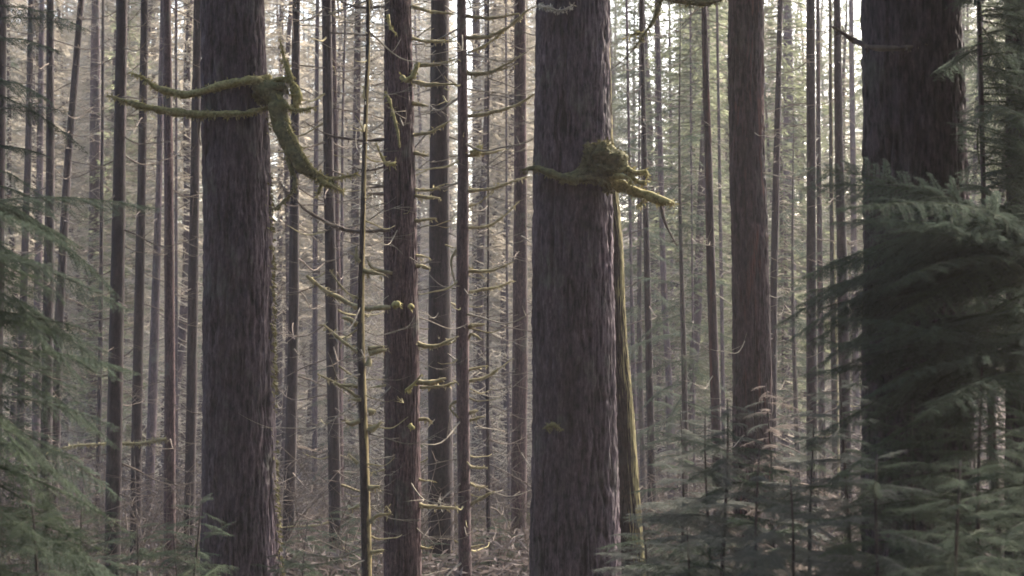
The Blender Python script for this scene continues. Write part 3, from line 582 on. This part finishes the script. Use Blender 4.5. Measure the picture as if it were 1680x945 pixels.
for pts, a, b in (([(662, 127, -.5), (666, 131, -.56), (674, 130, -.6), (681, 120, -.62), (687, 102, -.65)], 9, 9), ([(632, 150, -.5), (642, 172, -.55), (650, 205, -.6), (656, 242, -.62)], 5, 6),
        ([(648, 268, -.45), (634, 268, -.5), (625, 254, -.52), (617, 234, -.55)], 7, 4), ([(636, 24, -.46), (640, 44, -.5), (651, 57, -.52)], 5, 3), ([(646, 500, -.45), (652, 498, -.56), (655, 503, -.62)], 13, 8),
        ([(665, 640, -.5), (676, 632, -.55), (693, 613, -.6)], 6, 3), ([(672, 500, -.42), (678, 504, -.5)], 9, 6), ([(674, 698, -.42), (680, 704, -.5)], 10, 5)):
    limb('B6', pts, a, b, 'moss', 'branch', fuzz=16, sides=10)
# --- the slender hemlock
for pts, a, b in (([(589, 490), (565, 476), (541, 442)], 4, 3), ([(588, 530), (576, 522), (562, 521)], 9, 7), ([(586, 577), (562, 558), (530, 532)], 5, 5), ([(586, 652), (560, 632), (520, 613)], 5, 4), ([(586, 634), (556, 630)], 7, 4),
        ([(602, 570), (634, 568)], 7, 4), ([(604, 578), (634, 574)], 9, 5), ([(604, 600), (606, 585)], 14, 8), ([(592, 655), (574, 655)], 8, 4), ([(604, 708), (614, 702), (626, 692)], 12, 5), ([(603, 676), (616, 673)], 12, 8),
        ([(589, 690), (572, 694), (566, 688)], 9, 5), ([(606, 800), (624, 797)], 8, 6), ([(607, 858), (622, 846), (640, 842), (634, 830)], 8, 4), ([(607, 904), (630, 902)], 8, 4), ([(599, 160), (597, 140)], 6, 2),
        ([(596, 445), (606, 448), (632, 452)], 9, 7), ([(592, 430), (585, 420), (586, 402)], 8, 3), ([(588, 760), (572, 745)], 6, 3), ([(590, 830), (570, 836)], 6, 3)):
    limb('B5', [(x, y, -.03) for x, y in pts], a, b, 'twig_moss', 'branch', fuzz=20, sides=8)
# --- upswept branches of the narrow trunk
for pts, a, b in (([(764, 28), (810, 30), (852, 22)], 7, 4), ([(764, 62), (800, 60), (832, 46), (862, 20), (884, 8)], 7, 4), ([(768, 88), (800, 72), (836, 44), (858, 26)], 5, 3), ([(765, 120), (800, 120), (832, 106), (862, 86)], 7, 4),
        ([(768, 122), (810, 118), (850, 104)], 5, 3), ([(765, 188), (800, 187), (842, 175), (868, 160), (882, 150)], 7, 3), ([(765, 254), (800, 252), (828, 244)], 7, 3), ([(766, 313), (810, 308), (850, 295), (872, 288)], 6, 3),
        ([(766, 375), (800, 370), (830, 352), (852, 330)], 6, 3), ([(768, 445), (808, 443), (842, 430)], 6, 3), ([(768, 480), (808, 473), (842, 460)], 6, 3), ([(766, 536), (795, 532)], 7, 6), ([(768, 558), (774, 548), (792, 558)], 5, 4),
        ([(768, 607), (800, 600)], 5, 3), ([(768, 625), (800, 618), (842, 588)], 6, 3), ([(770, 677), (784, 674)], 6, 5), ([(770, 690), (796, 684)], 5, 4), ([(770, 764), (784, 767), (800, 767)], 5, 3), ([(770, 793), (784, 799), (800, 798)], 5, 3),
        ([(770, 828), (790, 818), (806, 808)], 7, 6), ([(772, 898), (792, 893)], 5, 3), ([(768, 340), (790, 330), (820, 300)], 3, 2), ([(750, 408), (740, 430), (748, 470)], 4, 3), ([(752, 655), (738, 668), (752, 686)], 5, 4)):
    limb('B8', [(x, y, -.06 * k) for k, (x, y) in enumerate(pts)], a, b, 'twig_moss', 'branch', fuzz=10, sides=8)
mossc = limb('B8', [(772, 252, -.05), (782, 248, -.06), (788, 242, -.06), (790, 238, -.06)], (8, 14, 10, 4), 0, 'moss', 'moss', lump=.6, fuzz=60)

# ------------------------------------------------------------------ hazy trees behind
NEAR = [(T['X'][np.searchsorted(T['zz'], ZC)], T) for T in TREES.values()]
def px_of(x, Y): return 840 + F * cp * x / Y
occ = [(px_of(xx, T['Y']), np.interp(ZC, T['zz'], T['rad']) * F / T['Y']) for xx, T in NEAR]
GAPS = [(-40, 333, 17, 'twiggy', 'mossy-limbed giant', 'left edge'), (450, 630, 11, 'twiggy', 'mossy-limbed giant', 'reddish-grey trunk'), (772, 876, 6, 'twiggy', 'burl-bearing giant', 'upswept-branched trunk'),
        (1045, 1200, 9, 'leafy', 'red-streaked fir', 'burl-bearing giant'), (1266, 1418, 9, 'leafy', 'red-streaked fir', 'shaded giant'), (1585, 1650, 3, 'leafy', 'shaded giant', 'fir at the edge')]
ORD = 'first second third fourth fifth sixth seventh eighth ninth tenth eleventh twelfth thirteenth fourteenth fifteenth sixteenth seventeenth'.split()
rf = np.random.RandomState(14)
for x0, x1, n, kind, lm, other in GAPS:
    spots = []
    for k in range(n):
        best = None
        for t_ in range(60):
            px = x0 + (x1 - x0) * (k + rf.rand()) / n
            m = min([abs(px - a) - b for a, b in occ] + [abs(px - q) - 5 for q, _ in spots] + [99])
            if best is None or m > best[0]: best = (m, px)
            if m > 4: break
        spots.append((best[1], rf.uniform(58, 96)))
    spots.sort(key=lambda s: s[0])
    rev = lm in ('mossy-limbed giant',) and other == 'left edge' or other == 'burl-bearing giant' or lm == 'burl-bearing giant'
    for k, (px, Y) in enumerate(spots):
        o_ = ORD[len(spots) - 1 - k if rev else k]
        x = (px - 840) / F / cp * Y; gz = float(ground_z(x, Y))
        lab = 'faint hazy conifer far back, %s from the %s toward the %s' % (o_, lm, other)
        root = thing('hazy_conifer', lab, 'tree', (x, Y, gz - .1), 'faint conifers far back in the haze')
        sets = [f for f in FARM if f[0] == kind]
        if rf.rand() < .25: sets = FARM
        f = sets[rf.randint(len(sets))]; s = rf.uniform(.85, 1.15)
        for nm, me in zip(('trunk', 'twigs', 'crown'), f[1:]):
            c = obj(nm, me, root)
            if nm == 'twigs': c['kind'] = 'stuff'
        root.scale = (s, s, s); root.rotation_euler = (rf.normal(0, .045), rf.normal(0, .045), rf.rand() * 6.28)

# far wood that closes the view : one mass
def joined(name, items, mat):
    vs, qs, ts, n = [], [], [], 0
    for (v, q, t), x, y, z, a, s in items:
        c, d = math.cos(a) * s, math.sin(a) * s
        w = np.stack([v[:, 0] * c - v[:, 1] * d + x, v[:, 0] * d + v[:, 1] * c + y, v[:, 2] * s + z], -1)
        vs.append(w); qs.append(q + n); ts.append(t + n); n += len(v)
    return np_mesh(name, np.concatenate(vs), np.concatenate(qs), np.concatenate(ts), mat, False)
arr = [(k, a.arrays(), b.arrays(), c.arrays()) for k, a, b, c in FAR]
rw = np.random.RandomState(30); it = ([], [], [], [])
for k in range(240):
    Y = rw.uniform(98, 215); px = rw.uniform(-250, 1930); x = (px - 840) / F * Y; z = float(ground_z(x, Y)) - .2
    left = px < 880
    if (780 < px < 880 or 1000 < px < 1430) and Y > 104 and rw.rand() < (.2 if px < 900 else .5): continue
    f = arr[rw.randint(0, 4) if (left and rw.rand() < .6) or rw.rand() < .15 else rw.randint(4, 8)]
    a = rw.rand() * 6.28; s = rw.uniform(.9, 1.3)
    it[0].append((f[1], x, Y, z, a, s)); it[1].append((f[2], x, Y, z, a, s)); it[2 if f[0] == 'leafy' else 3].append((f[3], x, Y, z, a, s))
bk = ([], [], [])
dense = [(trunk_mb(30, .3, .05, rsc).arrays(), None, crown_mb(rsc, 1.0, 32, 4.2, 420, (.5, .8), (.2, .32), 40).arrays()) for _ in range(3)]  # unseen wood, crowns packed dense to cut light on the near trunks
for k in range(110):
    while True:
        x, y = rw.uniform(-50, 50), rw.uniform(-42, 14)
        if math.hypot(x, y) > 7 and (y < -5 or abs(x) > 11 + y * .5): break
    f = dense[rw.randint(3)]; a = rw.rand() * 6.28; s = rw.uniform(.9, 1.2); z = float(ground_z(x, y)) - .2
    for c in (0, 2): bk[c].append((f[c], x, y, z, a, s))
bw = obj('unseen_shading_wood', joined('unseen_shading_wood', bk[2], M['crown'])); bw['kind'] = 'stuff'; bw['label'] = 'unseen conifers added behind the viewpoint to shade the near trunks'; bw['category'] = 'woods'
c = obj('trunks', joined('trunks', bk[0], M['bark_far']), bw); c['kind'] = 'stuff'
fw = obj('far_wood', joined('far_wood', it[2], M['crown'])); fw['kind'] = 'stuff'; fw['label'] = 'pale hazy wall of conifers closing the view far behind'; fw['category'] = 'woods'
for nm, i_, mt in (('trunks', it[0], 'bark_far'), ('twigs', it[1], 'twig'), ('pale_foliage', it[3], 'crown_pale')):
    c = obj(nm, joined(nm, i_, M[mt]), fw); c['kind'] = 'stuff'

# undergrowth : leafy ground cover nobody could count
def cover(name, n, ymin, ymax, hmin, hmax, mat, label, seed, clump=1.0):
    rs = np.random.RandomState(seed); m = n
    Y = ymin * (ymax / ymin) ** rs.rand(m); px = rs.uniform(-150, 1830, m); x = (px - 840) / F * Y
    dn = fbm(np.stack([x * .25, Y * .25, x * 0 + seed], -1), 3); keep = dn > rs.uniform(-.5, .35, m) * clump; x, Y, dn = x[keep], Y[keep], dn[keep]; m = len(x)
    h = rs.rand(m) * (hmin + (hmax - hmin) * np.clip(dn + .4, 0, 1))
    base = np.stack([x, Y, ground_z(x, Y) + h], -1)
    d = unit(rs.randn(m, 3) * np.array([1, 1, .45]) + np.array([0, 0, .15])); L = rs.uniform(.12, .34, m)
    v, q = blades(base, d, unit(rs.randn(m, 3) + np.array([0, 0, 1.2])), L, L * rs.uniform(.18, .4, m))
    o = obj(name, np_mesh(name, v, q, np.zeros((0, 3), int), M[mat], False)); o['kind'] = 'stuff'; o['label'] = label; o['category'] = 'plants'
cover('undergrowth', 260000, 27, 150, .4, 3.2, 'bush', 'dry brown undergrowth and litter covering the forest floor', 2)
cover('ferns', 100000, 27, 150, .2, 1.8, 'bush_green', 'low green ferns and seedlings scattered over the forest floor', 3, 1.3)

def brush(n, seed):
    rs = np.random.RandomState(seed); mb = MB(); V = []; 
    Y = 28 * (120 / 28) ** rs.rand(n); px = rs.uniform(-150, 1830, n); x = (px - 840) / F * Y; z = ground_z(x, Y)
    for k in range(n):
        h = rs.uniform(.8, 4.6); d = rs.randn(2) * .35 * h; t = np.linspace(0, 1, 5)
        p = np.stack([x[k] + d[0] * t ** 2, Y[k] + d[1] * t ** 2, z[k] + h * t - .15 * h * t ** 3], -1)
        mb.add(*tube_va(p, np.linspace(.014, .005, 5), 3, cap=False))
        for j in range(4):
            i = rs.randint(1, 5); e = p[i] + np.array([rs.randn() * .4, rs.randn() * .4, rs.uniform(-.1, .35)])
            mb.add(*tube_va(np.array([p[i], e]), [.007, .004], 3, cap=False))
    o = obj('brushwood', mb.mesh('brushwood', M['twig_dark'])); o['kind'] = 'stuff'; o['label'] = 'tangle of bare brushwood stems over the forest floor'; o['category'] = 'plants'
brush(6500, 6)
# ------------------------------------------------------------------ hemlock saplings and boughs
def sapling(px, Y, h, label, nb=34, rmax=2.0, seed=0, z_from=.12, brown=0., lean=0., name='hemlock_sapling', azim=None, zlo=None, group='young hemlocks in the foreground', droop=(.05, .35), r0=None):
    rs = np.random.RandomState(seed + 100); x = (px - 840) / F * Y; gz = float(ground_z(x, Y)) - .1
    if name == 'hemlock_sapling': h = h - gz
    if zlo is not None: zlo = (zlo[0] - gz / h, zlo[1] - gz / h)
    nb = int(nb * (2.0 if zlo is None and name == 'hemlock_sapling' else 1.0)); root = thing(name, label, 'tree' if name != 'hemlock_sapling' else 'sapling', (x, Y, gz), group)
    mb = MB(); n = 24; t = np.linspace(0, 1, n)
    path = np.stack([lean * t ** 2 + .05 * np.sin(t * 7 + seed), .05 * np.cos(t * 5 + seed), t * h], -1); path[:, :2] -= path[0, :2]
    mb.add(*tube_va(path, (r0 or .014 * h ** .75) * (1 - t) + .005, 10, .15, 5, seed)); obj('trunk', mb.mesh('trunk', M['stem']), root)
    for k in range(nb):
        u = z_from + (1 - z_from) * ((k + rs.rand() * .7) / nb) if zlo is None else zlo[0] + (zlo[1] - zlo[0]) * (k + rs.rand()) / nb
        L = rmax * (1 - u) ** .7 * min(1, .6 + u * 1.5) * rs.uniform(.75, 1.15) + .18 if zlo is None else rmax * rs.uniform(.7, 1.1)
        i = int(np.argmin([abs(b - L) for b in BOUGHLEN])) if L > .85 else 0
        if rs.rand() < .3: i = min(5, max(0, i + rs.choice([-1, 1])))
        me = BOUGH[i]; bl_ = BOUGHLEN[i]
        if name == 'hemlock_sapling' and 850 < px < 1460 and rs.rand() < .7: me = BOUGH_LIT[i]  # most saplings here take the boughs painted as lit
        if rs.rand() < brown: me = BOUGHB[rs.randint(2)]; bl_ = 1.4
        s = L / bl_
        a = k * 2.4 + rs.randn() * .3 if azim is None else R(rs.uniform(*azim))
        o = obj('bough', me, root, tuple(np.array([np.interp(u, t, path[:, c]) for c in range(3)])))
        o.scale = (s, s, s); o.rotation_euler = (float(np.clip(rs.randn() * .28, -.5, .5)), rs.uniform(*droop) - .25 * u + rs.randn() * .18, a)
    return root
def side_y(py, Y): return P(840, py, Y)[2]
# right-hand thicket
sapling(1192, 14.5, side_y(600, 14.5) - .3, 'young hemlock with a thin dark stem in front of the red-streaked fir', 60, 1.9, 1, .2)
sapling(1120, 18, side_y(630, 18) - .3, 'airy young hemlock nearest the moss-coated leaning trunk', 46, 1.6, 2, .2)
sapling(1262, 19, side_y(600, 19) - .2, 'faded straw-brown young hemlock in front of the red-streaked fir foot', 34, 1.5, 3, .3, brown=.75)
sapling(1380, 15, side_y(560, 15) - .2, 'bushy young hemlock beside the shaded giant in front of the slim trunks', 48, 1.9, 4, .15)
sapling(1490, 13.5, side_y(610, 13.5) - .2, 'bushy young hemlock standing right in front of the shaded giant', 50, 1.8, 5, .1)
sapling(1600, 12.5, side_y(560, 12.5) - .2, 'tall young hemlock filling the gap between the two shaded firs', 52, 1.9, 6, .1)
sapling(1700, 11.5, side_y(640, 11.5) - .2, 'young hemlock half outside the photo at its lower right corner', 46, 1.7, 7, .1)
sapling(1300, 11.5, side_y(760, 11.5) - .1, 'low young hemlock at the bottom of the thicket in front of the bushy ones', 44, 1.5, 8, .1)
sapling(1060, 15.5, side_y(830, 15.5) - .1, 'low young hemlock spreading over the foot of the moss-coated leaning trunk', 56, 1.7, 9, .15)
sapling(1130, 12.5, side_y(850, 12.5) - .1, 'lowest young hemlock at the bottom edge of the thicket', 56, 1.5, 10, .15)
sapling(1430, 11, side_y(720, 11) - .1, 'dense dark young hemlock at the bottom edge below the shaded giant', 50, 1.6, 11, .1)
sapling(1560, 10.5, side_y(730, 10.5) - .1, 'dense dark young hemlock at the bottom edge nearest the right corner', 50, 1.6, 12, .1)
for a_ in ((1118, 40, 15, 'tall thin green hemlock well behind the thicket beside the orange-edged slim trunk', 46, 2.3, 31), (1305, 47, 14, 'sparse green hemlock among the slim trunks past the red-streaked fir', 40, 2.2, 32), (1055, 52, 16, 'pale green hemlock behind the golden edge of the leaning trunk', 44, 2.6, 33), (562, 55, 9, 'small sparse hemlock far behind the slender gold-edged hemlock', 30, 1.8, 34)):
    sapling(a_[0], a_[1], a_[2], a_[3], a_[4], a_[5], a_[6], .25, group=None, name='hemlock_tree')
sapling(1625, 14.2, side_y(470, 14.2), 'tallest young hemlock close beside the dark fir at the right edge', 54, 1.5, 16, .15)
sapling(1155, 16, side_y(668, 16), 'feathery young hemlock between the airy one and the thin-stemmed one', 40, 1.6, 17, .1)
sapling(1236, 12.8, side_y(735, 12.8), 'low feathery young hemlock below the straw-brown one', 44, 1.6, 18, .1)
sapling(1330, 17, side_y(650, 17), 'feathery young hemlock in front of the darkest straight trunk', 40, 1.6, 19, .1)
# big hemlocks just outside the frame whose boughs hang in
sapling(1728, 13.5, 22, 'tall hemlock outside the right edge sending long drooping boughs across the shaded giant', 30, 2.2, 20, name='hemlock_tree', azim=(140, 215), zlo=((side_y(475, 13.5)) / 22, (side_y(352, 13.5)) / 22), group=None, r0=.12, droop=(-.3, .35))
sapling(1722, 12.6, 20, 'hemlock just outside the right edge with lower boughs across the foot of the shaded giant', 18, 1.9, 24, name='hemlock_tree', azim=(140, 220), zlo=((side_y(640, 12.6)) / 20, (side_y(500, 12.6)) / 20), group=None, r0=.11, droop=(-.3, .35))
sapling(1632, 15.8, 24, 'slim hemlock between the two shaded firs with green boughs at every height', 160, 1.3, 21, name='hemlock_tree', azim=(-115, 100), zlo=(.2, .5), group=None, r0=.03)
sapling(-110, 13, 22, 'hemlock outside the left edge whose dark boughs hang across the left trunks', 44, 1.75, 22, name='hemlock_tree', azim=(-45, 45), zlo=(.1, (side_y(270, 13)) / 22), group=None, r0=.15, droop=(.0, .3))
sapling(-40, 20, 20, 'hemlock at the left edge with a few boughs in front of the cut-off fir', 16, 1.3, 23, name='hemlock_tree', azim=(-60, 60), zlo=(.3, .52), group=None, r0=.1)
sapling(330, 17, side_y(800, 17) - .1, 'small young hemlock at the foot of the mossy-limbed giant', 40, 1.5, 13, .2)
sapling(230, 14, side_y(840, 14) - .1, 'small young hemlock at the bottom edge in front of the stout dark trunk', 40, 1.4, 14, .2)
sapling(60, 12, side_y(790, 12) - .1, 'young hemlock in the lower left corner under the hanging boughs', 40, 1.3, 15, .15)
for i_, (px_, Y_, py_, lab_) in enumerate(((505, 27, 850, 'small green young hemlock at the bottom between two dark trunks past the mossy-limbed giant'), (575, 33, 820, 'small green young hemlock behind the slender gold-edged hemlock'),
        (820, 31, 850, 'small green young hemlock in the gap beside the burl-bearing giant'), (700, 30, 880, 'little young hemlock between the reddish-grey trunk and the narrow trunk'), (290, 22, 850, 'young hemlock at the foot of the pink-edged trunk'), (140, 18, 800, 'young hemlock beneath the leaning curved trunk'), (460, 23, 905, 'lowest little hemlock touching the lit flank of the mossy-limbed giant'))):
    sapling(px_, Y_, side_y(py_, Y_), lab_, 30, 1.7, 50 + i_, .15)
limb('A10', [(274, 720, -.2), (240, 726, -.3), (200, 728, -.4), (130, 731, -.5), (78, 742, -.6)], 6, 3, 'twig_moss', 'branch', label='long thin mossy dead branch')

# ------------------------------------------------------------------ haze, sky, light
hz, nt, b = new_mat('haze'); nt.nodes.remove(b)
pv = nt.nodes.new('ShaderNodeVolumePrincipled'); pv.inputs['Density'].default_value = .0004; pv.inputs['Color'].default_value = (.94, .885, .92, 1); pv.inputs['Anisotropy'].default_value = .0
nt.links.new(pv.outputs[0], nt.nodes['Material Output'].inputs['Volume'])
bx0, bx1 = np.array([-950, -350, -12.]), np.array([950, 1600, 62.])
cv = np.array([[(bx0, bx1)[i][0], (bx0, bx1)[j][1], (bx0, bx1)[k][2]] for i in (0, 1) for j in (0, 1) for k in (0, 1)])
h = obj('haze', np_mesh('haze', cv, np.array([[0, 1, 3, 2], [4, 6, 7, 5], [0, 4, 5, 1], [2, 3, 7, 6], [0, 2, 6, 4], [1, 5, 7, 3]]), np.zeros((0, 3), int), hz, False))
h['kind'] = 'stuff'; h['label'] = 'thin pale haze hanging between the trees'; h['category'] = 'haze'

SUN_EL, SUN_AZ = R(38), R(40)      # azimuth from +Y (view) toward +X
w = bpy.data.worlds.new('World'); scene.world = w; w.use_nodes = True; nt = w.node_tree
sky = nt.nodes.new('ShaderNodeTexSky'); sky.sky_type = 'NISHITA'; sky.sun_disc = False; sky.sun_elevation = SUN_EL; sky.sun_rotation = SUN_AZ
sky.dust_density = 4; sky.air_density = 1.2; sky.ozone_density = .6
bg = nt.nodes['Background']; bg.inputs['Strength'].default_value = .15; nt.links.new(sky.outputs[0], bg.inputs['Color'])
sl = bpy.data.lights.new('sun', 'SUN'); sl.energy = 4.0; sl.angle = R(5); sl.color = (1, .87, .77)
so = bpy.data.objects.new('sun', sl); COL.objects.link(so)
dirv = Vector((math.sin(SUN_AZ) * math.cos(SUN_EL), math.cos(SUN_AZ) * math.cos(SUN_EL), math.sin(SUN_EL)))
so.rotation_euler = dirv.to_track_quat('Z', 'Y').to_euler(); so.location = (60, 60, 90)

vs = scene.view_settings; scene.display_settings.display_device = 'sRGB'
vs.view_transform = 'Standard'; vs.look = 'None'; vs.exposure = 2.75; vs.gamma = 1; vs.use_curve_mapping = False
cy = scene.cycles
cy.max_bounces = 5; cy.diffuse_bounces = 3; cy.glossy_bounces = 1; cy.transmission_bounces = 4; cy.volume_bounces = 1; cy.transparent_max_bounces = 6
cy.sample_clamp_indirect = 3; cy.use_denoising = True; cy.caustics_reflective = False; cy.caustics_refractive = False
cy.filter_width = 1.7
